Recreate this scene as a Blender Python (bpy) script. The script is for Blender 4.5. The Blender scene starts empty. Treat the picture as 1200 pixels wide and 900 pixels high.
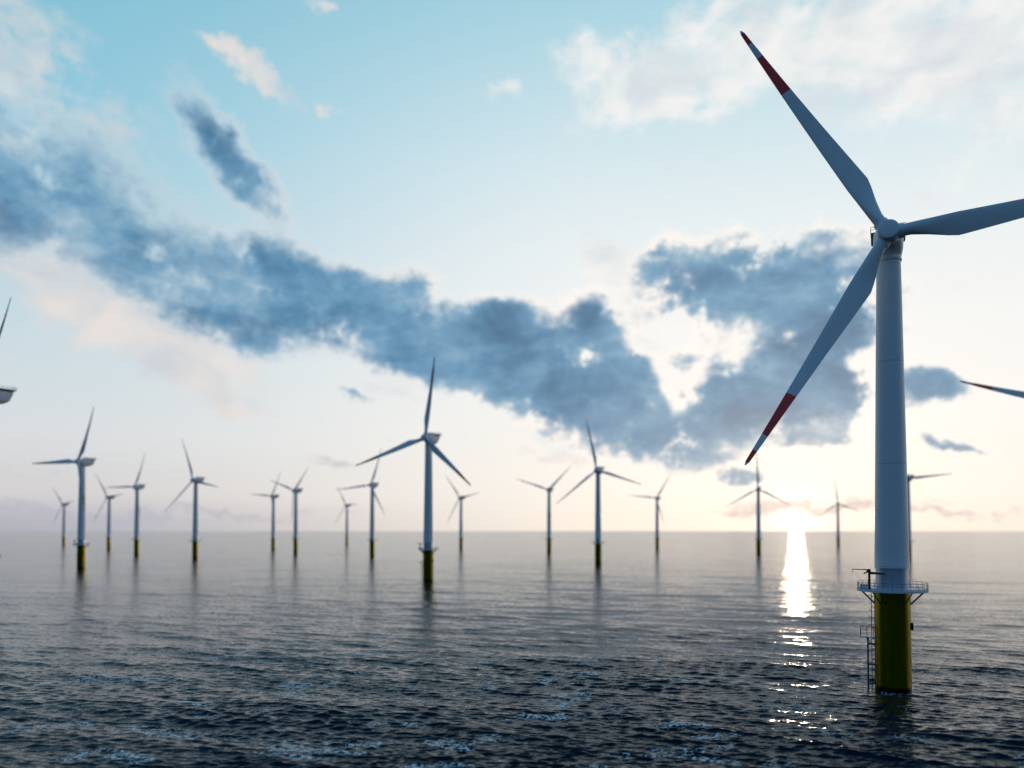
import bpy, bmesh, math, random
import numpy as np
from mathutils import Matrix, Vector

random.seed(7)
RAD = math.radians
sc = bpy.context.scene

# ------------------------------------------------------------------ camera
CAM_H = 29.4
F_PX = 900.0                      # focal length in units where the frame is 1200 wide
PITCH = RAD(1.3)
cam_d = bpy.data.cameras.new('camera')
cam = bpy.data.objects.new('camera', cam_d)
sc.collection.objects.link(cam)
cam.location = (0, 0, CAM_H)
cam.rotation_euler = (math.pi / 2 + PITCH, 0, 0)
cam_d.sensor_width = 36.0
cam_d.lens = 36.0 * F_PX / 1200.0
cam_d.shift_y = (172.0 - F_PX * math.tan(PITCH)) / 1200.0
cam_d.clip_start = 0.5
cam_d.clip_end = 200000
cam_d.dof.use_dof = True
cam_d.dof.focus_distance = 139.0
cam_d.dof.aperture_fstop = 0.035
sc.camera = cam

sc.view_settings.view_transform = 'Standard'
sc.view_settings.look = 'None'
sc.view_settings.exposure = 0.0
sc.view_settings.gamma = 1.0
sc.view_settings.use_curve_mapping = False
sc.render.engine = 'CYCLES'
sc.cycles.use_denoising = True
sc.cycles.sample_clamp_indirect = 8.0
sc.cycles.max_bounces = 6

# ------------------------------------------------------------------ sun
SUN_AZ, SUN_EL = RAD(20.3), RAD(1.1)
sun_d = bpy.data.lights.new('sun', 'SUN')
sun_d.energy = 0.32
sun_d.angle = RAD(0.7)
sun_d.color = (1.0, 0.80, 0.55)
sun = bpy.data.objects.new('sun', sun_d)
sc.collection.objects.link(sun)
SUN_DIR = Vector((math.sin(SUN_AZ) * math.cos(SUN_EL), math.cos(SUN_AZ) * math.cos(SUN_EL), math.sin(SUN_EL)))
sun.rotation_euler = SUN_DIR.to_track_quat('Z', 'Y').to_euler()
sun.location = SUN_DIR * 3000

# ------------------------------------------------------------------ node helpers
class NT:
    def __init__(self, tree):
        self.t = tree
        self.n = tree.nodes
        self.l = tree.links
    def new(self, kind, **kw):
        n = self.n.new(kind)
        for k, v in kw.items():
            setattr(n, k, v)
        return n
    def put(self, sock, v):
        if isinstance(v, bpy.types.NodeSocket):
            self.l.new(v, sock)
        elif v is not None:
            sock.default_value = v
    def math(self, op, a, b=None, c=None, clamp=False):
        n = self.new('ShaderNodeMath', operation=op, use_clamp=clamp)
        self.put(n.inputs[0], a); self.put(n.inputs[1], b); self.put(n.inputs[2], c)
        return n.outputs[0]
    def vmath(self, op, a, b=None, scale=None):
        n = self.new('ShaderNodeVectorMath', operation=op)
        self.put(n.inputs[0], a)
        if b is not None: self.put(n.inputs[1], b)
        if scale is not None: self.put(n.inputs['Scale'], scale)
        return n.outputs['Value'] if op in ('LENGTH', 'DOT_PRODUCT', 'DISTANCE') else n.outputs['Vector']
    def comb(self, x, y, z):
        n = self.new('ShaderNodeCombineXYZ')
        self.put(n.inputs[0], x); self.put(n.inputs[1], y); self.put(n.inputs[2], z)
        return n.outputs[0]
    def smooth(self, v, lo, hi, a=0.0, b=1.0, kind='SMOOTHSTEP'):
        n = self.new('ShaderNodeMapRange', interpolation_type=kind)
        self.put(n.inputs['Value'], v)
        self.put(n.inputs['From Min'], lo); self.put(n.inputs['From Max'], hi)
        self.put(n.inputs['To Min'], a); self.put(n.inputs['To Max'], b)
        return n.outputs['Result']
    def noise(self, vec, scale, detail=6.0, rough=0.55, lac=2.0, dist=0.0, dims='3D', out='Fac', w=None):
        n = self.new('ShaderNodeTexNoise', noise_dimensions=dims)
        self.put(n.inputs['Vector'], vec)
        n.inputs['Scale'].default_value = scale
        n.inputs['Detail'].default_value = detail
        n.inputs['Roughness'].default_value = rough
        n.inputs['Lacunarity'].default_value = lac
        n.inputs['Distortion'].default_value = dist
        return n.outputs[out]
    def ramp(self, fac, stops, interp='LINEAR'):
        n = self.new('ShaderNodeValToRGB')
        cr = n.color_ramp
        cr.interpolation = interp
        while len(cr.elements) < len(stops):
            cr.elements.new(0.5)
        for e, (p, c) in zip(cr.elements, stops):
            e.position = p
            e.color = (c[0], c[1], c[2], 1)
        self.put(n.inputs[0], fac)
        return n.outputs[0]
    def mix(self, fac, a, b, mode='MIX'):
        n = self.new('ShaderNodeMix', data_type='RGBA', blend_type=mode)
        n.clamp_factor = True
        self.put(n.inputs[0], fac)
        for s, v in ((n.inputs[6], a), (n.inputs[7], b)):
            if isinstance(v, (tuple, list)):
                v = (v[0], v[1], v[2], 1)
            self.put(s, v)
        return n.outputs[2]

def lin(r, g, b):
    f = lambda c: c / 12.92 if c <= 0.04045 else ((c + 0.055) / 1.055) ** 2.4
    return (f(r / 255), f(g / 255), f(b / 255))

# ------------------------------------------------------------------ sky
world = bpy.data.worlds.new('World')
sc.world = world
world.use_nodes = True
world.node_tree.nodes.clear()
W = NT(world.node_tree)
WS = 0.1                                     # background strength

def build_sky():
    direction = W.new('ShaderNodeTexCoord').outputs['Generated']
    nish = W.new('ShaderNodeTexSky', sky_type='NISHITA')
    nish.sun_disc = False
    nish.sun_elevation = SUN_EL
    nish.sun_rotation = SUN_AZ
    nish.air_density = 1.0
    nish.dust_density = 0.6
    nish.ozone_density = 2.0
    sep = W.new('ShaderNodeSeparateXYZ')
    W.put(sep.inputs[0], direction)
    x, y, z = sep.outputs
    az = W.math('MULTIPLY', W.math('ARCTAN2', x, y), 180 / math.pi)       # degrees, 0 = due north, east positive
    el = W.math('MULTIPLY', W.math('ARCSINE', z), 180 / math.pi)
    # clear air with a thin high veil: one gradient for the side away from the sun, one for the sunny side
    t = W.math('DIVIDE', el, 90.0, clamp=True)
    left = W.ramp(t, [(0.0, lin(180, 183, 194)), (0.008, lin(186, 187, 197)), (0.026, lin(216, 213, 215)), (0.07, lin(222, 226, 229)), (0.14, lin(207, 225, 232)),
                      (0.22, lin(176, 213, 228)), (0.30, lin(146, 204, 225)), (0.38, lin(130, 194, 217)), (0.6, lin(66, 138, 188)), (1.0, lin(44, 100, 158))])
    right = W.ramp(t, [(0.0, lin(249, 240, 228)), (0.03, lin(253, 247, 238)), (0.09, lin(252, 250, 246)), (0.15, lin(248, 249, 248)),
                       (0.22, lin(238, 245, 247)), (0.28, lin(221, 238, 244)), (0.38, lin(176, 218, 232)), (0.6, lin(74, 146, 192)), (1.0, lin(44, 100, 158))])
    side = W.smooth(az, -36, 8)
    veil = W.mix(side, left, right)
    nish_c = W.mix(1.0, nish.outputs[0], (0.10, 0.10, 0.10), 'MULTIPLY')
    clear = W.mix(0.94, nish_c, veil)
    # the half of the sky away from the sun is dusk blue with a dark low band, added to darken the piles' reflections
    sd = W.vmath('DOT_PRODUCT', direction, tuple(SUN_DIR))
    back = W.ramp(t, [(0.0, lin(20, 29, 42)), (0.09, lin(28, 44, 64)), (0.17, lin(74, 116, 154)), (0.26, lin(110, 150, 187)), (0.45, lin(84, 138, 183)), (1.0, lin(40, 98, 158))])
    clear = W.mix(W.smooth(sd, 0.62, -0.25), clear, back)

    # ---- clouds: fields of density in azimuth / elevation
    p0 = W.comb(az, el, 0.0)
    warp = W.noise(p0, 0.16, 5, 0.6, out='Color')
    warp2 = W.noise(p0, 0.9, 4, 0.6, out='Color')
    wv = W.vmath('SCALE', W.vmath('SUBTRACT', warp, (0.5, 0.5, 0.5)), scale=5.0)
    wv2 = W.vmath('SCALE', W.vmath('SUBTRACT', warp2, (0.5, 0.5, 0.5)), scale=1.1)
    p = W.vmath('ADD', W.vmath('ADD', p0, wv), wv2)

    def field(blobs):
        total = None
        for (ca, ce, ra, re, ang, wgt) in blobs:
            m = W.new('ShaderNodeMapping', vector_type='TEXTURE')
            W.put(m.inputs['Vector'], p)
            m.inputs['Location'].default_value = (ca, ce, 0)
            m.inputs['Rotation'].default_value = (0, 0, RAD(ang))
            m.inputs['Scale'].default_value = (ra, re, 1)
            d = W.vmath('LENGTH', m.outputs[0])
            v = W.smooth(d, 1.5, 0.35, 0.0, wgt)
            total = v if total is None else W.math('MAXIMUM', total, v) if False else W.math('SUBTRACT', W.math('ADD', total, v), W.math('MULTIPLY', W.math('MINIMUM', total, 1.0), v))
        return total

    grain = W.new('ShaderNodeMapping')
    W.put(grain.inputs['Vector'], p0)
    grain.inputs['Rotation'].default_value = (0, 0, RAD(24))
    grain.inputs['Scale'].default_value = (0.75, 1.25, 1)
    g = W.noise(grain.outputs[0], 0.22, 9, 0.58, 2.1, 0.35)
    g_sun = W.noise(W.vmath('ADD', grain.outputs[0], (0.9, -1.3, 0)), 0.22, 4, 0.5, 2.1, 0.35)
    fine = W.noise(grain.outputs[0], 0.9, 6, 0.6, 2.2, 0.4)

    # bright wispy layer
    white = field(BRIGHT)
    wd = W.math('ADD', white, W.math('MULTIPLY', W.math('SUBTRACT', fine, 0.5), 1.1))
    wd = W.math('ADD', wd, W.math('MULTIPLY', W.math('SUBTRACT', g, 0.5), 1.3))
    wa = W.math('MULTIPLY', W.smooth(wd, 0.1, 1.15), W.math('MULTIPLY', W.smooth(white, 0.0, 0.45), 0.9))
    rosy = W.smooth(az, 8, -22)
    wcol = W.mix(rosy, lin(247, 244, 241), lin(234, 224, 219))
    wcol = W.mix(W.smooth(g_sun, 0.40, 0.70, 0, 0.55), wcol, lin(178, 198, 213))
    sky = W.mix(wa, clear, wcol)

    # heavy grey-blue layer
    dark = field(HEAVY)
    dd = W.math('ADD', dark, W.math('MULTIPLY', W.math('SUBTRACT', g, 0.5), 1.35))
    dd = W.math('ADD', dd, W.math('MULTIPLY', W.math('SUBTRACT', fine, 0.5), 0.42))
    gate = W.smooth(dark, 0.02, 0.35)
    soft = W.smooth(az, -34, 0)
    alpha = W.math('MULTIPLY', W.smooth(dd, W.math('MULTIPLY', soft, 0.13), W.math('SUBTRACT', 1.28, W.math('MULTIPLY', soft, 0.45))), gate)
    rim = W.mix(W.smooth(az, -30, 6), lin(192, 208, 219), lin(253, 247, 241))
    g2 = W.noise(grain.outputs[0], 0.15, 7, 0.55, 2.1, 0.6)
    tone = W.math('SUBTRACT', W.math('MULTIPLY', dd, 0.62), W.math('MULTIPLY', W.math('SUBTRACT', 1.0, soft), 0.14))
    tone = W.math('SUBTRACT', tone, W.math('MULTIPLY', W.math('SUBTRACT', g, g_sun), 0.85))
    tone = W.math('ADD', tone, W.math('MULTIPLY', W.math('SUBTRACT', fine, 0.5), 0.20))
    tone = W.math('ADD', tone, W.math('MULTIPLY', W.math('SUBTRACT', g2, 0.5), 1.5))
    body = W.ramp(tone, [(0.0, lin(214, 224, 230)), (0.14, lin(182, 202, 214)), (0.30, lin(132, 172, 198)), (0.50, lin(102, 152, 186)), (0.74, lin(76, 126, 162)), (1.0, lin(58, 104, 138))], 'B_SPLINE')
    body = W.mix(W.smooth(dd, 0.60, 0.16), body, rim)
    # thin bright vapour round the thick parts
    hd = W.math('ADD', W.math('ADD', dark, W.math('MULTIPLY', W.math('SUBTRACT', g2, 0.5), 1.5)), W.math('MULTIPLY', W.math('SUBTRACT', fine, 0.5), 0.9))
    halo = W.math('MULTIPLY', W.math('MULTIPLY', W.smooth(hd, 0.0, 0.55), W.smooth(dark, 0.0, 0.2)), W.smooth(az, -36, 2, 0.25, 0.85))
    sky = W.mix(halo, sky, rim)
    lowtint = W.smooth(el, 12, 5)
    body = W.mix(W.math('MULTIPLY', lowtint, 0.25), body, lin(142, 150, 168))
    sky = W.mix(W.math('MULTIPLY', alpha, 0.97), sky, body)

    # light round the low sun
    sunv = W.math('ARCCOSINE', W.math('MINIMUM', sd, 1.0))
    sdeg = W.math('MULTIPLY', sunv, 180 / math.pi)
    glow1 = W.math('EXPONENT', W.math('MULTIPLY', sdeg, -1.1))
    glow2 = W.math('EXPONENT', W.math('MULTIPLY', sdeg, -0.115))
    gl = W.vmath('ADD', W.vmath('SCALE', tuple(lin(255, 240, 205)), scale=W.math('MULTIPLY', glow1, 0.9)),
                 W.vmath('SCALE', tuple(lin(255, 218, 168)), scale=W.math('MULTIPLY', glow2, 0.36)))
    sky = W.vmath('ADD', sky, gl)
    # faint far banks low over the horizon
    low = field(LOW)
    ld = W.math('ADD', low, W.math('MULTIPLY', W.math('SUBTRACT', fine, 0.5), 1.3))
    la = W.math('MULTIPLY', W.smooth(ld, 0.1, 0.95), 0.66)
    lcol = W.mix(W.smooth(az, -20, 20), lin(186, 184, 196), lin(206, 190, 190))
    sky = W.mix(la, sky, lcol)

    out = W.vmath('SCALE', sky, scale=1.0 / WS)
    bg = W.new('ShaderNodeBackground')
    W.put(bg.inputs['Color'], out)
    bg.inputs['Strength'].default_value = WS
    wo = W.new('ShaderNodeOutputWorld')
    W.l.new(bg.outputs[0], wo.inputs['Surface'])

# azimuth, elevation, half width, half height (degrees), tilt, weight
def cloud(px, py, a, b, ang, w):
    """cloud blob placed by image pixel coordinates, converted to azimuth and elevation"""
    d = Vector(((px - 600) / F_PX, 1.0, (622 - py) / F_PX))
    az = math.degrees(math.atan2(d.x, d.y)); el = math.degrees(math.atan2(d.z, math.hypot(d.x, d.y)))
    k = math.degrees(1 / F_PX)
    ca, ce = math.cos(RAD(az)), math.cos(RAD(el)) * math.cos(RAD(az))
    return (az, el, a * k * ca, b * k * ce, -ang, w)

HEAVY = [cloud(*c) for c in [
    (0, 195, 150, 84, 24, 1.1), (-120, 140, 150, 90, 20, 0.9), (268, 185, 86, 32, 44, 1.0), (130, 270, 150, 46, 30, 0.8), (150, 225, 120, 46, 30, 0.5), (30, 110, 140, 60, 25, 0.4),
    (215, 335, 140, 48, 24, 1.05), (340, 335, 115, 52, 10, 1.05), (455, 360, 90, 54, 10, 1.0), (485, 412, 105, 38, 22, 1.0),
    (590, 392, 62, 46, 0, 1.05), (625, 425, 120, 48, 10, 1.05), (665, 458, 135, 50, 16, 1.05), (775, 505, 115, 46, 6, 1.05), (698, 378, 48, 40, 40, 1.0), (745, 440, 45, 36, 50, 0.8),
    (875, 328, 120, 56, 2, 1.1), (800, 318, 48, 24, 10, 0.8), (945, 350, 98, 64, 6, 1.1), (925, 460, 125, 48, 2, 1.1), (960, 408, 60, 22, 0, 0.6), (985, 470, 70, 36, 0, 0.9),
    (802, 412, 22, 14, 20, 0.6), (800, 370, 60, 34, 40, 0.32),
    (1000, 282, 36, 22, 20, 0.6), (1088, 442, 42, 20, 28, 0.8), (1122, 526, 44, 9, 10, 0.75),
    (965, 518, 52, 14, 4, 0.75), (872, 550, 36, 10, 5, 0.75), (420, 468, 16, 6, 15, 0.5)]]
BRIGHT = [cloud(*c) for c in [
    (930, 50, 260, 60, -6, 0.9), (1120, 40, 180, 90, 0, 1.0), (720, 88, 76, 36, 24, 0.85), (1190, 140, 40, 22, 0, 0.8), (820, 40, 110, 50, -20, 0.7),
    (270, 72, 46, 13, 14, 0.9), (320, 92, 44, 14, 20, 0.6), (382, 128, 28, 15, 24, 0.95), (590, 105, 30, 14, 10, 0.7), (365, 0, 20, 9, 20, 0.7),
    (80, 330, 160, 52, 36, 1.0), (185, 395, 140, 42, 26, 1.0), (285, 475, 34, 12, 25, 0.55), (260, 405, 60, 24, 20, 0.8),
    (720, 305, 60, 34, 20, 0.9), (770, 385, 60, 50, 40, 0.95), (800, 430, 50, 36, 20, 0.8), (840, 480, 40, 24, 0, 0.7), (640, 345, 80, 18, 0, 0.4),
    (30, 60, 150, 70, 25, 0.6), (1120, 210, 110, 32, -8, 0.5), (480, 465, 70, 16, 15, 0.5), (660, 520, 110, 20, 12, 0.6)]]
LOW = [cloud(*c) for c in [
    (925, 586, 78, 10, 2, 0.9), (1010, 596, 70, 7, 2, 0.8), (1110, 605, 90, 6, 0, 0.75), (1100, 590, 26, 4, 0, 0.5), (870, 594, 40, 6, 0, 0.6),
    (20, 596, 150, 10, 2, 0.9), (150, 600, 130, 7, 0, 0.7), (390, 541, 40, 6, 6, 0.55), (40, 552, 40, 4, 3, 0.4), (660, 540, 60, 6, 4, 0.35), (320, 600, 120, 5, 0, 0.5)]]
build_sky()

# ------------------------------------------------------------------ materials
def mat(name):
    m = bpy.data.materials.new(name)
    m.use_nodes = True
    m.node_tree.nodes.clear()
    N = NT(m.node_tree)
    o = N.new('ShaderNodeOutputMaterial')
    b = N.new('ShaderNodeBsdfPrincipled')
    N.l.new(b.outputs[0], o.inputs['Surface'])
    return m, N, b

def painted(name, col, rough=0.4, wear=0.12, streak=True):
    m, N, b = mat(name)
    oc = N.new('ShaderNodeTexCoord').outputs['Object']
    mp = N.new('ShaderNodeMapping')
    N.put(mp.inputs['Vector'], oc)
    mp.inputs['Scale'].default_value = (1, 1, 0.12 if streak else 1)
    n1 = N.noise(mp.outputs[0], 1.6, 6, 0.6)
    n2 = N.noise(oc, 0.25, 3, 0.5)
    k = N.math('MULTIPLY', N.math('ADD', N.math('MULTIPLY', N.smooth(n1, 0.45, 0.8), 0.6), N.math('MULTIPLY', N.smooth(n2, 0.4, 0.75), 0.4)), wear)
    c = N.mix(k, col, tuple(v * 0.45 for v in col))
    N.put(b.inputs['Base Color'], c)
    N.put(b.inputs['Roughness'], N.smooth(n1, 0.2, 0.8, rough - 0.06, rough + 0.1))
    return m, N, b

M = {}
M['white'] = painted('white_paint', (0.74, 0.75, 0.76), 0.38)[0]
def seams():
    m, N, b = painted('tower_paint', (0.74, 0.75, 0.76), 0.36, 0.1)
    oc = N.new('ShaderNodeTexCoord').outputs['Object']
    sz = N.new('ShaderNodeSeparateXYZ'); N.put(sz.inputs[0], oc)
    fr = N.math('FRACT', N.math('DIVIDE', N.math('SUBTRACT', sz.outputs[2], 22.8), 18.83))
    line = N.math('LESS_THAN', N.math('MULTIPLY', fr, 18.83), 0.14)
    base = b.inputs['Base Color'].links[0].from_socket
    N.put(b.inputs['Base Color'], N.mix(N.math('MULTIPLY', line, 0.45), base, (0.2, 0.2, 0.21)))
    return m
M['tower'] = seams()
M['nacelle'] = painted('nacelle_shell', (0.74, 0.74, 0.74), 0.42, 0.15)[0]
M['collar'] = painted('collar_paint', (0.50, 0.56, 0.66), 0.3)[0]
M['collar'].node_tree.nodes['Principled BSDF'].inputs['Metallic'].default_value = 0.55
M['deck'] = painted('deck_steel', (0.62, 0.66, 0.72), 0.5, 0.2, False)[0]
M['steel'] = painted('galvanised_steel', (0.09, 0.10, 0.12), 0.5, 0.25, False)[0]
M['black'] = painted('black_steel', (0.018, 0.018, 0.02), 0.5, 0.1, False)[0]
M['dark'] = painted('dark_grille', (0.20, 0.25, 0.31), 0.6, 0.2, False)[0]

def yellow_mat():
    m, N, b = painted('yellow_paint', (0.25, 0.215, 0.002), 0.24, 0.06)
    b.inputs['Metallic'].default_value = 0.97
    for l_ in list(b.inputs['Roughness'].links):
        m.node_tree.links.remove(l_)
    b.inputs['Roughness'].default_value = 0.2
    oc = N.new('ShaderNodeTexCoord').outputs['Object']
    s = N.new('ShaderNodeSeparateXYZ'); N.put(s.inputs[0], oc)
    base = b.inputs['Base Color'].links[0].from_socket
    n = N.noise(oc, 1.1, 5, 0.65)
    edge = N.math('ADD', s.outputs[2], N.math('MULTIPLY', N.math('SUBTRACT', n, 0.5), 0.9))
    weed = N.smooth(edge, 1.35, 0.7)                      # wet weed-grown splash band above the waterline
    N.put(b.inputs['Base Color'], N.mix(weed, base, (0.012, 0.014, 0.008)))
    return m
M['yellow'] = yellow_mat()

BLADE_L = 49.0
def blade_mat():
    m, N, b = painted('blade_paint', (0.74, 0.75, 0.76), 0.36, 0.1)
    oc = N.new('ShaderNodeTexCoord').outputs['Object']
    s = N.new('ShaderNodeSeparateXYZ'); N.put(s.inputs[0], oc)
    t = N.math('DIVIDE', s.outputs[2], BLADE_L)
    base = b.inputs['Base Color'].links[0].from_socket
    def band(lo, hi):
        return N.math('MULTIPLY', N.math('GREATER_THAN', t, lo), N.math('LESS_THAN', t, hi))
    red = N.math('ADD', band(0.690, 0.868), band(0.935, 0.988))
    N.put(b.inputs['Base Color'], N.mix(red, base, (0.85, 0.022, 0.022)))
    return m
M['blade'] = blade_mat()

def water_mat():
    m, N, b = mat('sea_water')
    geo = N.new('ShaderNodeNewGeometry')
    pos = geo.outputs['Position']
    b.inputs['IOR'].default_value = 1.22
    # chop smaller than the mesh can carry; a patch of breeze roughens the water nearer the turbine
    mp = N.new('ShaderNodeMapping'); N.put(mp.inputs['Vector'], pos)
    mp.inputs['Rotation'].default_value = (0, 0, RAD(-14))
    mp.inputs['Scale'].default_value = (0.55, 1.0, 1.0)
    fl = N.vmath('MULTIPLY', mp.outputs[0], (1, 1, 0))
    sp = N.new('ShaderNodeSeparateXYZ'); N.put(sp.inputs[0], pos)
    gust = N.math('MULTIPLY', N.smooth(N.noise(fl, 0.02, 3, 0.5), 0.3, 0.7, 0.75, 1.2), N.smooth(sp.outputs[1], 100, 420, 1.1, 1.25))
    h1 = N.noise(fl, 1.3, 3, 0.55, out='Color')
    h2 = N.noise(fl, 4.2, 3, 0.6, 2.0, 0.2, out='Color')
    tilt = N.vmath('ADD', N.vmath('SCALE', N.vmath('SUBTRACT', h1, (0.5, 0.5, 0.5)), scale=0.62), N.vmath('SCALE', N.vmath('SUBTRACT', h2, (0.5, 0.5, 0.5)), scale=0.62))
    tilt = N.vmath('SCALE', N.vmath('MULTIPLY', tilt, (0.8, 1.0, 0.0)), scale=gust)
    nrm = N.vmath('NORMALIZE', N.vmath('ADD', geo.outputs['Normal'], tilt))
    N.put(b.inputs['Normal'], nrm)
    # thin foam: lace in broken streaks
    st = N.new('ShaderNodeMapping'); N.put(st.inputs['Vector'], pos)
    st.inputs['Location'].default_value = (37, 11, 0)
    st.inputs['Rotation'].default_value = (0, 0, RAD(-20))
    st.inputs['Scale'].default_value = (0.5, 1.0, 1.0)
    sf = N.vmath('MULTIPLY', st.outputs[0], (1, 1, 0))
    patch = N.math('MULTIPLY', N.smooth(N.noise(sf, 0.11, 3, 0.6), 0.565, 0.64), N.math('MULTIPLY', N.smooth(sp.outputs[1], 240, 110), N.smooth(sp.outputs[0], 48, 8, 0.25, 1.0)))
    wob = N.vmath('ADD', sf, N.vmath('SCALE', N.noise(sf, 0.5, 4, 0.6, out='Color'), scale=2.2))
    ridge = N.math('ABSOLUTE', N.math('SUBTRACT', N.noise(wob, 0.5, 5, 0.65), 0.5))
    lace = N.smooth(ridge, 0.06, 0.015)
    grit = N.smooth(N.noise(fl, 2.6, 6, 0.7), 0.49, 0.56)
    crest = N.new('ShaderNodeAttribute', attribute_name='crest').outputs['Fac']
    foam = N.math('MULTIPLY', N.math('MULTIPLY', patch, N.math('ADD', N.math('MULTIPLY', lace, 0.9), N.math('MULTIPLY', N.smooth(crest, 0.3, 0.8), 0.5))), N.math('MULTIPLY', grit, 2.6), clamp=True)
    N.put(b.inputs['Base Color'], N.mix(foam, (0.001, 0.005, 0.014), (0.96, 0.93, 0.89)))
    N.put(b.inputs['Roughness'], N.math('ADD', 0.11, N.math('MULTIPLY', foam, 0.6)))
    return m
M['water'] = water_mat()

# ------------------------------------------------------------------ sea: one sheet, finest where waves can be told apart
def build_sea():
    rng = np.random.default_rng(11)
    r = [2.0]
    while r[-1] < 70000:
        q = r[-1]
        d = 7.0 if q < 70 else max(0.14, 1.4e-5 * q * q)
        d = min(d, max(0.6, 0.14 * q))
        r.append(q + d)
    r = np.array(r)
    front = np.radians(np.linspace(-76, 76, 2100))
    rear = np.radians(np.linspace(76, 284, 100)[1:-1])
    a = np.concatenate([front, rear])
    nr, na = len(r), len(a)
    X = r[:, None] * np.sin(a)[None, :]
    Y = r[:, None] * np.cos(a)[None, :]
    dr = np.gradient(r)
    step = np.maximum(dr[:, None], r[:, None] * np.gradient(np.unwrap(a))[None, :])
    Z = np.zeros_like(X); DX = np.zeros_like(X); DY = np.zeros_like(X)
    lam = np.concatenate([np.geomspace(0.48, 2.4, 64), np.geomspace(2.7, 30.0, 26)])
    # breeze: rougher near the camera's side of the field, in patches and streaks
    patch = np.zeros_like(X)
    for _ in range(14):
        Lp = rng.uniform(18, 60); tp = rng.uniform(0, math.pi)
        patch += np.cos(2 * math.pi / Lp * (0.45 * np.cos(tp) * X + np.sin(tp) * Y) + rng.uniform(0, 6.28))
    breeze = (0.34 + 0.66 * np.clip((620 - Y) / 480, 0, 1) ** 1.5) * np.clip(1.0 + 0.055 * patch, 0.6, 1.3)
    for L in lam:
        k = 2 * math.pi / L
        th = RAD(-104) + rng.normal(0, 0.28 if L < 2.5 else 0.24)
        slope = 0.056 if L < 2.5 else (0.044 if L < 8 else 0.026)
        A = slope / k * rng.uniform(0.6, 1.3)
        cx, cy = math.cos(th), math.sin(th)
        w = np.clip((L / step - 2.2) / 2.5, 0, 1)
        w = w * breeze
        ph = k * (cx * X + cy * Y) + rng.uniform(0, 6.28)
        Z += w * A * np.cos(ph)
        s = w * A * 0.85 * np.sin(ph)
        DX -= cx * s; DY -= cy * s
    crest = np.clip(Z / 0.55, 0, 1)
    co = np.stack([X + DX, Y + DY, Z], -1).reshape(-1, 3).astype(np.float32)
    co = np.concatenate([co, np.array([[0, 0, 0]], np.float32)])
    i = np.arange(nr - 1)[:, None] * na
    j = np.arange(na)[None, :]
    j2 = (j + 1) % na
    quads = np.stack([i + j, i + na + j, i + na + j2, i + j2], -1).reshape(-1, 4)
    c = nr * na
    tris = np.stack([np.full(na, c), np.arange(na), (np.arange(na) + 1) % na], -1)
    me = bpy.data.meshes.new('sea')
    me.vertices.add(len(co)); me.vertices.foreach_set('co', co.ravel())
    loops = np.concatenate([quads.ravel(), tris.ravel()]).astype(np.int32)
    me.loops.add(len(loops)); me.loops.foreach_set('vertex_index', loops)
    nq, nt = len(quads), len(tris)
    me.polygons.add(nq + nt)
    start = np.concatenate([np.arange(nq) * 4, nq * 4 + np.arange(nt) * 3]).astype(np.int32)
    me.polygons.foreach_set('loop_start', start)
    me.polygons.foreach_set('use_smooth', np.ones(nq + nt, bool))
    me.update(calc_edges=True)
    at = me.attributes.new('crest', 'FLOAT', 'POINT')
    at.data.foreach_set('value', np.concatenate([crest.ravel(), [0]]).astype(np.float32))
    me.materials.append(M['water'])
    if me.polygons[0].normal.z < 0:
        me.flip_normals()
    o = bpy.data.objects.new('water', me)
    o['kind'] = 'structure'
    sc.collection.objects.link(o)
build_sea()

# ------------------------------------------------------------------ mesh helpers
def finish(name, bm, material, smooth=True, angle=40):
    bmesh.ops.recalc_face_normals(bm, faces=bm.faces)
    me = bpy.data.meshes.new(name)
    bm.to_mesh(me); bm.free()
    me.materials.append(material)
    if smooth:
        me.polygons.foreach_set('use_smooth', [True] * len(me.polygons))
        me.set_sharp_from_angle(angle=RAD(angle))
    return me

def lathe(bm, prof, seg=64, cap=True):
    rings = []
    for (r, z) in prof:
        rings.append([bm.verts.new((r * math.cos(2 * math.pi * k / seg), r * math.sin(2 * math.pi * k / seg), z)) for k in range(seg)])
    for A, B in zip(rings, rings[1:]):
        for k in range(seg):
            bm.faces.new((A[k], A[(k + 1) % seg], B[(k + 1) % seg], B[k]))
    if cap:
        bm.faces.new(rings[0][::-1]); bm.faces.new(rings[-1])

def tube(bm, a, b, r, seg=8, r2=None):
    a, b = Vector(a), Vector(b)
    d = (b - a).normalized()
    u = d.orthogonal().normalized(); v = d.cross(u)
    r2 = r if r2 is None else r2
    A = [bm.verts.new(a + (u * math.cos(t) + v * math.sin(t)) * r) for t in [2 * math.pi * k / seg for k in range(seg)]]
    B = [bm.verts.new(b + (u * math.cos(t) + v * math.sin(t)) * r2) for t in [2 * math.pi * k / seg for k in range(seg)]]
    for k in range(seg):
        bm.faces.new((A[k], A[(k + 1) % seg], B[(k + 1) % seg], B[k]))
    bm.faces.new(A[::-1]); bm.faces.new(B)

def box(bm, c, s, bev=0.0, m=None):
    g = bmesh.ops.create_cube(bm, size=1.0)
    vs = g['verts']
    for v in vs:
        v.co = Vector((v.co.x * s[0], v.co.y * s[1], v.co.z * s[2])) + Vector(c)
    if bev:
        es = list({e for v in vs for e in v.link_edges})
        bmesh.ops.bevel(bm, geom=es, offset=bev, segments=2, affect='EDGES')

def loft(bm, sections, cap=True):
    rings = [[bm.verts.new(p) for p in s] for s in sections]
    n = len(rings[0])
    for A, B in zip(rings, rings[1:]):
        for k in range(n):
            bm.faces.new((A[k], A[(k + 1) % n], B[(k + 1) % n], B[k]))
    if cap:
        bm.faces.new(rings[0][::-1]); bm.faces.new(rings[-1])

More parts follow.
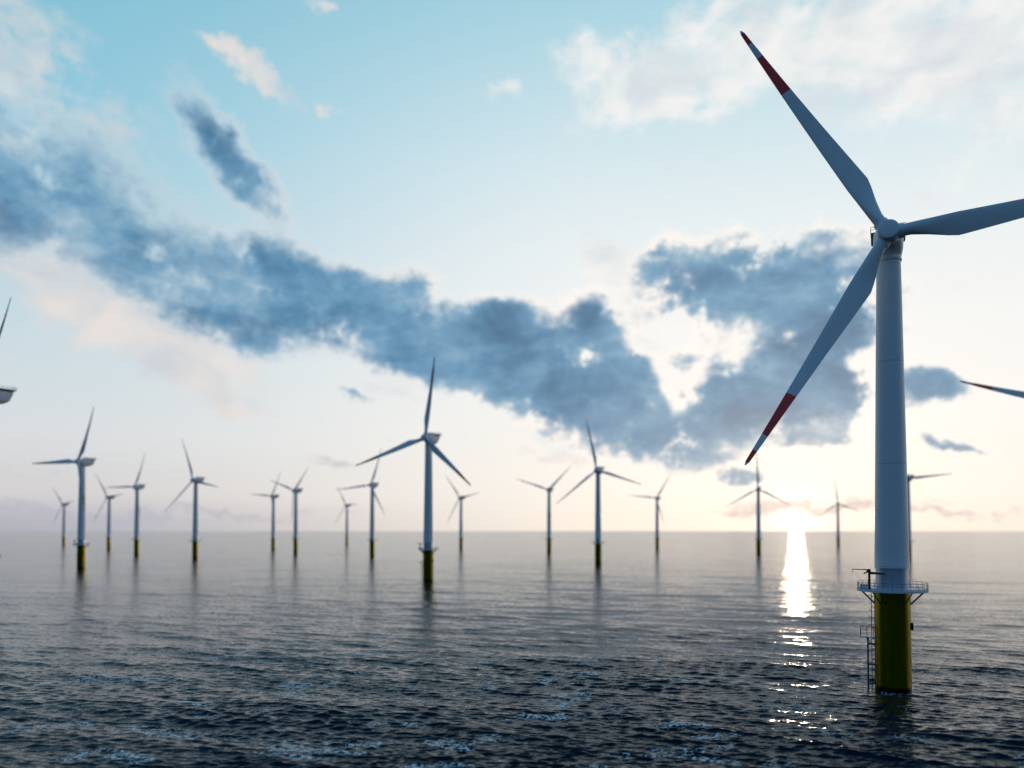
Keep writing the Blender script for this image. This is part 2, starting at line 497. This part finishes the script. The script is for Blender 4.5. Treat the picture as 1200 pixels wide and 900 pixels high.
def ring_path(bm, R, z, r, a0=0.0, a1=2 * math.pi, seg=56):
    closed = abs(a1 - a0 - 2 * math.pi) < 1e-6
    pts = [Vector((R * math.cos(a0 + (a1 - a0) * k / seg), R * math.sin(a0 + (a1 - a0) * k / seg), z)) for k in range(seg + (0 if closed else 1))]
    n = len(pts)
    for k in range(n if closed else n - 1):
        tube(bm, pts[k], pts[(k + 1) % n], r, 6)

# ------------------------------------------------------------------ turbine parts (metres; rotor looks along -Y, waterline at z = 0)
HUB_Z, OVER, TILT = 83.4, 4.0, RAD(5)
DECK_Z = 18.6
ME = {}

bm = bmesh.new()
lathe(bm, [(3.06, -6), (3.06, 17.9), (3.12, 17.92), (3.12, 18.2), (3.06, 18.22), (3.06, DECK_Z - 0.3)], 72)
ME['monopile'] = finish('monopile', bm, M['yellow'])

bm = bmesh.new()
lathe(bm, [(2.78, DECK_Z + 0.12), (2.78, 22.35), (2.92, 22.36), (2.92, 22.62), (2.8, 22.63)], 72)
ME['tower_base'] = finish('tower_base', bm, M['collar'])

bm = bmesh.new()
prof = [(2.97, 22.63), (2.94, 22.8)]
for i in range(1, 24):
    zz = 22.8 + (79.3 - 22.8) * i / 24
    rr = 2.94 + (2.06 - 2.94) * i / 24
    prof.append((rr, zz))
prof += [(2.06, 79.3)]
lathe(bm, prof, 72)
ME['tower'] = finish('tower', bm, M['tower'], angle=60)

bm = bmesh.new()
lathe(bm, [(2.03, 79.3), (2.22, 79.32), (2.22, 79.75), (2.12, 79.77), (2.12, 80.1)], 64)
ME['yaw_ring'] = finish('yaw_ring', bm, M['white'])

# nacelle: rounded front ring that grows into a deep body with a raked tail
def nac_section(y, w_top, w_bot, z_top, z_bot, n=36, pw=3.2):
    pts = []
    for k in range(n):
        t = 2 * math.pi * k / n
        c, s = math.cos(t), math.sin(t)
        xx = math.copysign(abs(c) ** (2 / pw), c); ss = math.copysign(abs(s) ** (2 / pw), s)
        f = (ss + 1) / 2
        w = w_bot + (w_top - w_bot) * f
        pts.append((xx * w / 2, y - OVER, HUB_Z + (z_bot + (z_top - z_bot) * f)))
    return pts
bm = bmesh.new()
loft(bm, [nac_section(1.5, 3.2, 3.2, 1.6, -1.6, pw=2.0), nac_section(1.62, 3.7, 3.6, 1.85, -1.9, pw=2.1), nac_section(2.2, 4.6, 4.3, 2.3, -2.7, pw=2.4),
          nac_section(3.2, 5.2, 4.8, 2.5, -3.3, pw=3), nac_section(5.5, 5.4, 4.8, 2.6, -3.45), nac_section(7.6, 5.4, 4.6, 2.65, -3.35),
          nac_section(10.4, 5.3, 4.0, 2.68, -2.7), nac_section(12.2, 5.2, 3.6, 2.7, -1.6), nac_section(13.0, 5.1, 4.3, 2.7, 0.9), nac_section(13.15, 4.9, 4.3, 2.6, 1.3)])
ME['nacelle'] = finish('nacelle', bm, M['nacelle'], angle=35)

bm = bmesh.new()
loft(bm, [[(-2.95, 7.2 - OVER, HUB_Z + 2.72), (2.95, 7.2 - OVER, HUB_Z + 2.72), (2.95, 14.0 - OVER, HUB_Z + 2.72), (-2.95, 14.0 - OVER, HUB_Z + 2.72)],
          [(-3.05, 7.1 - OVER, HUB_Z + 3.0), (3.05, 7.1 - OVER, HUB_Z + 3.0), (3.05, 14.1 - OVER, HUB_Z + 3.0), (-3.05, 14.1 - OVER, HUB_Z + 3.0)]])
ME['roof_deck'] = finish('roof_deck', bm, M['dark'], False)

bm = bmesh.new()
cr = [(-3.0, 7.2 - OVER), (3.0, 7.2 - OVER), (3.0, 14.0 - OVER), (-3.0, 14.0 - OVER)]
for k in range(4):
    A, B = Vector((*cr[k], 0)), Vector((*cr[(k + 1) % 4], 0))
    n = max(2, int((B - A).length / 1.4))
    for z in (3.55, 4.05):
        tube(bm, A + Vector((0, 0, HUB_Z + z)), B + Vector((0, 0, HUB_Z + z)), 0.045, 6)
    for i in range(n):
        q = A.lerp(B, i / n)
        tube(bm, q + Vector((0, 0, HUB_Z + 2.95)), q + Vector((0, 0, HUB_Z + 4.08)), 0.05, 6)
ME['roof_railing'] = finish('roof_railing', bm, M['dark'])

bm = bmesh.new()
box(bm, (0, 6.0 - OVER, HUB_Z + 3.05), (3.2, 1.4, 1.0), 0.12)
box(bm, (0.9, 4.4 - OVER, HUB_Z + 2.75), (1.0, 0.9, 0.6), 0.08)
ME['cooler'] = finish('cooler', bm, M['nacelle'], angle=30)

bm = bmesh.new()
tube(bm, (0, 13.4 - OVER, HUB_Z + 2.9), (0, 13.4 - OVER, HUB_Z + 5.0), 0.05, 6)
tube(bm, (-0.25, 13.4 - OVER, HUB_Z + 4.96), (0.25, 13.4 - OVER, HUB_Z + 4.96), 0.04, 6)
ME['wind_sensor'] = finish('wind_sensor', bm, M['dark'])

# hub, built about the rotor centre, axis along -Y
bm = bmesh.new()
lathe(bm, [(1.70, -1.55), (1.95, -1.2), (2.02, -0.2), (1.98, 0.7), (1.84, 1.3), (1.66, 1.62), (1.60, 1.66)], 56)
for k in range(3):
    t = 2 * math.pi * k / 3
    d = Vector((math.cos(t + math.pi / 2), math.sin(t + math.pi / 2), 0))
    tube(bm, d * 1.0, d * 2.55, 1.34, 40, 1.26)
bmesh.ops.rotate(bm, verts=bm.verts, cent=(0, 0, 0), matrix=Matrix.Rotation(math.pi / 2, 3, 'X'))
ME['hub'] = finish('hub', bm, M['white'], angle=40)
bm = bmesh.new()
lathe(bm, [(1.72, 1.60), (1.76, 1.66), (1.76, 1.78), (1.66, 1.86), (1.40, 1.93), (0.8, 1.99), (0.02, 2.0)], 48)
bmesh.ops.rotate(bm, verts=bm.verts, cent=(0, 0, 0), matrix=Matrix.Rotation(math.pi / 2, 3, 'X'))
ME['nose_cap'] = finish('nose_cap', bm, M['white'], angle=40)

# blade along +Z from the rotor centre, trailing edge towards +X (or mirrored), swept forward towards the tip
def blade(name, mirror):
    bm = bmesh.new()
    secs = []
    stations = [0.040, 0.055, 0.075, 0.10, 0.13, 0.16, 0.19, 0.212, 0.224, 0.24, 0.28, 0.34, 0.42, 0.5, 0.58, 0.66, 0.74, 0.82, 0.90, 0.96, 0.985, 0.997, 1.0]
    le_t = [(0.04, -1.10), (0.10, -1.22), (0.224, -1.35), (0.6, -0.86), (1.0, -0.32)]
    te_t = [(0.04, 1.10), (0.075, 1.14), (0.13, 1.75), (0.19, 2.62), (0.224, 3.0), (0.24, 2.96), (0.5, 1.95), (0.75, 1.14), (1.0, 0.40)]
    th_t = [(0.04, 1.10), (0.10, 0.92), (0.16, 0.66), (0.224, 0.48), (0.5, 0.24), (1.0, 0.05)]
    tw_t = [(0.04, 12), (0.224, 11), (0.5, 4), (1.0, 0)]
    I = lambda tab, t: float(np.interp(t, [q[0] for q in tab], [q[1] for q in tab]))
    n = 28
    for t in stations:
        le, te, th = I(le_t, t), I(te_t, t), I(th_t, t)
        if t > 0.995:
            le, te, th = le * 0.5, te * 0.5, th * 0.4
        tw = RAD(I(tw_t, t))
        rnd = min(1.0, max(0.0, (t - 0.06) / 0.12))          # 0 = round root, 1 = aerofoil
        off = -7.0 * (0.55 * t + 0.45 * t * t)               # cone and pre-bend
        ring = []
        for k in range(n):
            ph = 2 * math.pi * k / n
            u = (1 - math.cos(ph)) / 2                       # 0 leading edge .. 1 trailing edge
            cx = le + (te - le) * u
            round_y = math.sin(ph) * th
            foil = 2.6 * (0.2969 * math.sqrt(u) - 0.126 * u - 0.3516 * u * u + 0.2843 * u ** 3 - 0.1036 * u ** 4) * 2 * th * (1 if ph <= math.pi else -1) * 0.8
            yy = round_y * (1 - rnd) + foil * rnd
            xx, y2 = cx * math.cos(tw) - yy * math.sin(tw), cx * math.sin(tw) + yy * math.cos(tw)
            ring.append(((-xx if mirror else xx), y2 + off, t * BLADE_L))
        secs.append(ring)
    loft(bm, secs)
    return finish(name, bm, M['blade'], angle=50)
ME['blade'] = blade('blade', False)
ME['blade_m'] = blade('blade', True)

# service platform
bm = bmesh.new()
n = 16
R0, R1 = 5.95, 2.8
zb, zt = DECK_Z - 0.3, DECK_Z + 0.12
out_b = [bm.verts.new((R0 * math.cos(2 * math.pi * k / 48), R0 * math.sin(2 * math.pi * k / 48), zb)) for k in range(48)]
out_t = [bm.verts.new((R0 * math.cos(2 * math.pi * k / 48), R0 * math.sin(2 * math.pi * k / 48), zt)) for k in range(48)]
in_b = [bm.verts.new((R1 * math.cos(2 * math.pi * k / 48), R1 * math.sin(2 * math.pi * k / 48), zb)) for k in range(48)]
in_t = [bm.verts.new((R1 * math.cos(2 * math.pi * k / 48), R1 * math.sin(2 * math.pi * k / 48), zt)) for k in range(48)]
for k in range(48):
    q = (k + 1) % 48
    for A, B in ((out_b, out_t), (in_t, in_b), (out_t, in_t), (in_b, out_b)):
        bm.faces.new((A[k], A[q], B[q], B[k]))
ME['service_platform'] = finish('service_platform', bm, M['deck'], angle=30)

bm = bmesh.new()
for z in (0.72, 1.22):
    ring_path(bm, 5.85, zt + z, 0.035)
ring_path(bm, 5.85, zt + 0.12, 0.05)
for k in range(24):
    a = 2 * math.pi * k / 24
    tube(bm, (5.85 * math.cos(a), 5.85 * math.sin(a), zt - 0.02), (5.85 * math.cos(a), 5.85 * math.sin(a), zt + 1.25), 0.038, 6)
ME['railing'] = finish('railing', bm, M['steel'])

bm = bmesh.new()
box(bm, (-4.75, -0.7, zt + 0.36), (1.25, 1.0, 0.7), 0.05)
box(bm, (-4.75, -0.7, zt + 0.74), (1.35, 1.1, 0.07), 0.02)
ME['equipment_cabinet'] = finish('equipment_cabinet', bm, M['white'], angle=30)

def brace_mesh():
    bm = bmesh.new()
    tube(bm, (5.25, 0, zb + 0.02), (3.0, 0, zb - 2.35), 0.11, 10)
    return finish('brace', bm, M['steel'])
ME['brace'] = brace_mesh()

# davit crane
CX, CY = -3.75, -3.2
bm = bmesh.new()
tube(bm, (CX, CY, zt), (CX, CY, zt + 3.7), 0.24, 14, 0.18)
box(bm, (CX, CY, zt + 0.08), (0.9, 0.9, 0.14), 0.03)
box(bm, (CX - 0.1, CY, zt + 3.35), (0.7, 0.5, 0.62), 0.06)
tube(bm, (CX - 0.9, CY, zt + 2.85), (CX, CY, zt + 3.35), 0.13, 8)
ME['davit_crane'] = finish('davit_crane', bm, M['black'])
bm = bmesh.new()
tube(bm, (CX, CY, zt + 3.0), (CX + 2.6, CY - 0.1, zt + 2.85), 0.26, 10, 0.14)
ME['counter_jib'] = finish('counter_jib', bm, M['black'])
bm = bmesh.new()
tube(bm, (CX, CY, zt + 3.55), (CX - 2.85, CY, zt + 3.62), 0.10, 8, 0.07)
ME['boom'] = finish('boom', bm, M['black'])
bm = bmesh.new()
tube(bm, (CX - 2.8, CY, zt + 3.6), (CX - 2.8, CY, zt + 3.2), 0.03, 6)
bmesh.ops.create_uvsphere(bm, u_segments=10, v_segments=6, radius=0.1, matrix=Matrix.Translation((CX - 2.8, CY, zt + 3.15)))
ME['hook'] = finish('hook', bm, M['black'])

# access ladder and landing
LX = -3.5
bm = bmesh.new()
for y in (-0.28, 0.28):
    tube(bm, (LX, y, -1.2), (LX, y, zb), 0.06, 8)
for k in range(int((zb + 0.5) / 0.42)):
    z = -0.4 + k * 0.42
    tube(bm, (LX, -0.28, z), (LX, 0.28, z), 0.028, 6)
for k in range(9):
    z = 1.6 + k * 1.95
    for y in (-0.28, 0.28):
        tube(bm, (LX, y, z), (-3.0, y, z), 0.045, 6)
for k in range(5):                                    # hoops above the landing
    z = 11.9 + k * 1.35
    pts = [(LX - 0.62 * math.sin(math.pi * i / 8), -0.34 * math.cos(math.pi * i / 8), z) for i in range(9)]
    for A, B in zip(pts, pts[1:]):
        tube(bm, A, B, 0.03, 5)
ME['ladder'] = finish('ladder', bm, M['steel'])

def bumper(y):
    bm = bmesh.new()
    tube(bm, (-4.15, y, -1.6), (-4.15, y, 9.6), 0.15, 12)
    for z in (1.2, 4.6, 8.4):
        tube(bm, (-4.15, y, z), (-2.95, y * 0.75, z + 0.0), 0.10, 8)
    return finish('boat_bumper', bm, M['steel'])
ME['bumper_a'] = bumper(-0.75)
ME['bumper_b'] = bumper(0.75)
bm = bmesh.new()
box(bm, (-4.3, 0, 9.7), (2.3, 2.0, 0.14), 0.02)
tube(bm, (-4.6, -0.7, 9.65), (-3.02, -0.6, 8.0), 0.06, 6)
tube(bm, (-4.6, 0.7, 9.65), (-3.02, 0.6, 8.0), 0.06, 6)
ME['landing'] = finish('landing', bm, M['deck'], angle=30)
bm = bmesh.new()
lc = [(-3.2, -0.96), (-5.4, -0.96), (-5.4, 0.96), (-3.2, 0.96)]
for A, B in zip(lc, lc[1:]):
    A, B = Vector((*A, 0)), Vector((*B, 0))
    for z in (10.35, 11.0, 11.6):
        tube(bm, A + Vector((0, 0, z)), B + Vector((0, 0, z)), 0.04, 6)
    for i in range(3):
        q = A.lerp(B, i / 2)
        tube(bm, q + Vector((0, 0, 9.72)), q + Vector((0, 0, 11.62)), 0.045, 6)
ME['guard_rail'] = finish('guard_rail', bm, M['steel'])
bm = bmesh.new()
box(bm, (3.2, -0.2, 12.0), (0.42, 0.8, 1.35), 0.06)
ME['fender_block'] = finish('fender_block', bm, M['black'], angle=30)

# ------------------------------------------------------------------ placing the turbines
R_CAM = Matrix.Rotation(PITCH, 3, 'X')
PY = 622 - F_PX * math.tan(PITCH)
def sight(px, py, z):
    """where the sight line through image pixel (px, py) reaches height z"""
    d = R_CAM @ Vector(((px - 600) / F_PX, 1.0, (PY - py) / F_PX))
    return Vector((0, 0, CAM_H)) + d * ((z - CAM_H) / d.z)

def child(name, key, parent, matrix=None):
    o = bpy.data.objects.new(name, ME[key])
    sc.collection.objects.link(o)
    o.parent = parent
    if matrix is not None:
        o.matrix_local = matrix
    return o

GROUP = 'offshore wind turbines standing in the sea'
def turbine(px, py, label, theta, yaw=26.0, mirror=(0, 0, 0), rotor=0.95, detail=2):
    H = sight(px, py, HUB_Z)
    root = bpy.data.objects.new('wind_turbine', None)
    sc.collection.objects.link(root)
    root.empty_display_size = 5
    root.rotation_euler = (0, 0, -RAD(yaw))
    down = Vector((math.sin(RAD(yaw)), math.cos(RAD(yaw)), 0))
    base = H + down * OVER
    root.location = (base.x, base.y, 0)
    root['label'] = label
    root['category'] = 'wind turbine'
    root['group'] = GROUP
    child('monopile', 'monopile', root)
    child('tower', 'tower', root)
    tb = child('tower_base', 'tower_base', root)
    nac = child('nacelle', 'nacelle', root)
    child('yaw_ring', 'yaw_ring', nac)
    child('roof_deck', 'roof_deck', nac)
    if detail > 0:
        child('cooler', 'cooler', nac)
        child('railing', 'roof_railing', nac)
    if detail > 1:
        for x in (-1.6, 1.5):
            child('wind_sensor', 'wind_sensor', nac, Matrix.Translation((x, 0, 0)))
    RT = Matrix.Translation((0, -OVER, HUB_Z)) @ Matrix.Rotation(-TILT, 4, 'X')
    spin = lambda k: Matrix.Rotation(RAD(90 - theta - 120 * k), 4, 'Y')
    hub = child('hub', 'hub', root, RT @ spin(0))
    child('nose_cap', 'nose_cap', hub)
    for k in range(3):
        child('blade', 'blade_m' if mirror[k] else 'blade', root, RT @ spin(k) @ Matrix.Diagonal((0.94 if detail > 1 else 0.62, rotor, rotor, 1)))
    pf = child('service_platform', 'service_platform', root)
    if detail > 0:
        child('railing', 'railing', pf)
    if detail > 1:
        child('equipment_cabinet', 'equipment_cabinet', pf)
        for k in range(6):
            for s in (-8, 8):
                child('brace', 'brace', pf, Matrix.Rotation(RAD(k * 60 + s), 4, 'Z'))
        dc = child('davit_crane', 'davit_crane', root)
        child('boom', 'boom', dc); child('counter_jib', 'counter_jib', dc); child('hook', 'hook', dc)
        child('ladder', 'ladder', root)
        child('boat_bumper', 'bumper_a', root); child('boat_bumper', 'bumper_b', root)
        ld = child('landing', 'landing', root)
        child('guard_rail', 'guard_rail', ld)
        child('fender_block', 'fender_block', root)
    return root

turbine(1041, 273, 'huge nearest wind turbine in sharp focus with red banded blades and a platform crane', 121, mirror=(0, 1, 0), rotor=1.0)
turbine(498, 513, 'second largest complete wind turbine, blurred, alone in the middle under the big dark cloud', 80, mirror=(1, 0, 0), detail=2)
turbine(91, 541, 'tallest complete wind turbine on the far left, one blade pointing level to the left', 61, detail=2)
turbine(-30, 461, 'wind turbine cut off by the left frame edge, showing only its nacelle tail', 38, yaw=33, rotor=1.0)
turbine(1252, 475, 'wind turbine beyond the right frame edge, only one dark red tipped blade reaching in', 49, yaw=4, rotor=1.0)
turbine(699, 551, 'mid distance wind turbine right of centre whose upper blade overlaps the dark cloud bottom', 101, mirror=(0, 0, 1), detail=1)
turbine(1061.5, 560, 'dark wind turbine mostly hidden behind the tower of the nearest turbine', 1, yaw=50, detail=1)
turbine(226, 562.5, 'wind turbine standing alone left of centre, one blade drooping to the lower left', 108, detail=1)
turbine(434, 568.5, 'wind turbine whose top blade meets the left blade tip of the taller middle turbine', 67, detail=1)
turbine(157.5, 570.5, 'slim wind turbine with one level blade, beside a smaller turbine on the far left', 61, detail=1)
turbine(888, 573, 'dark wind turbine standing just left of the low sun and its glitter path', 91, mirror=(0, 0, 1), detail=1)
turbine(642, 574, 'wind turbine with a V of raised blades, left of the one under the cloud', 41, detail=1)
turbine(344, 575, 'taller right one of two close neighbouring turbines with V shaped raised blades', 41, yaw=36, detail=1)
turbine(318, 581.5, 'shorter left one of two close neighbouring turbines, blade almost level to the left', 55, yaw=36, detail=0)
turbine(125.5, 582.5, 'small wind turbine between the tallest far left turbine and a slim one', 4, detail=0)
turbine(538.5, 583, 'small pale wind turbine just right of the tall middle turbine', 7, yaw=36, detail=0)
turbine(768.7, 583.7, 'faint small wind turbine halfway between the cloud shadowed turbine and the low sun', 54, yaw=36, detail=0)
turbine(981.7, 590, 'faint small wind turbine just right of the low sun, left of the nearest tower', 97, detail=0)
turbine(73, 591, 'smallest wind turbine on the far left, outermost in the row', 8, detail=0)
turbine(405, 592, 'smallest and faintest wind turbine left of centre, before the two overlapping turbines', 1, yaw=36, detail=0)
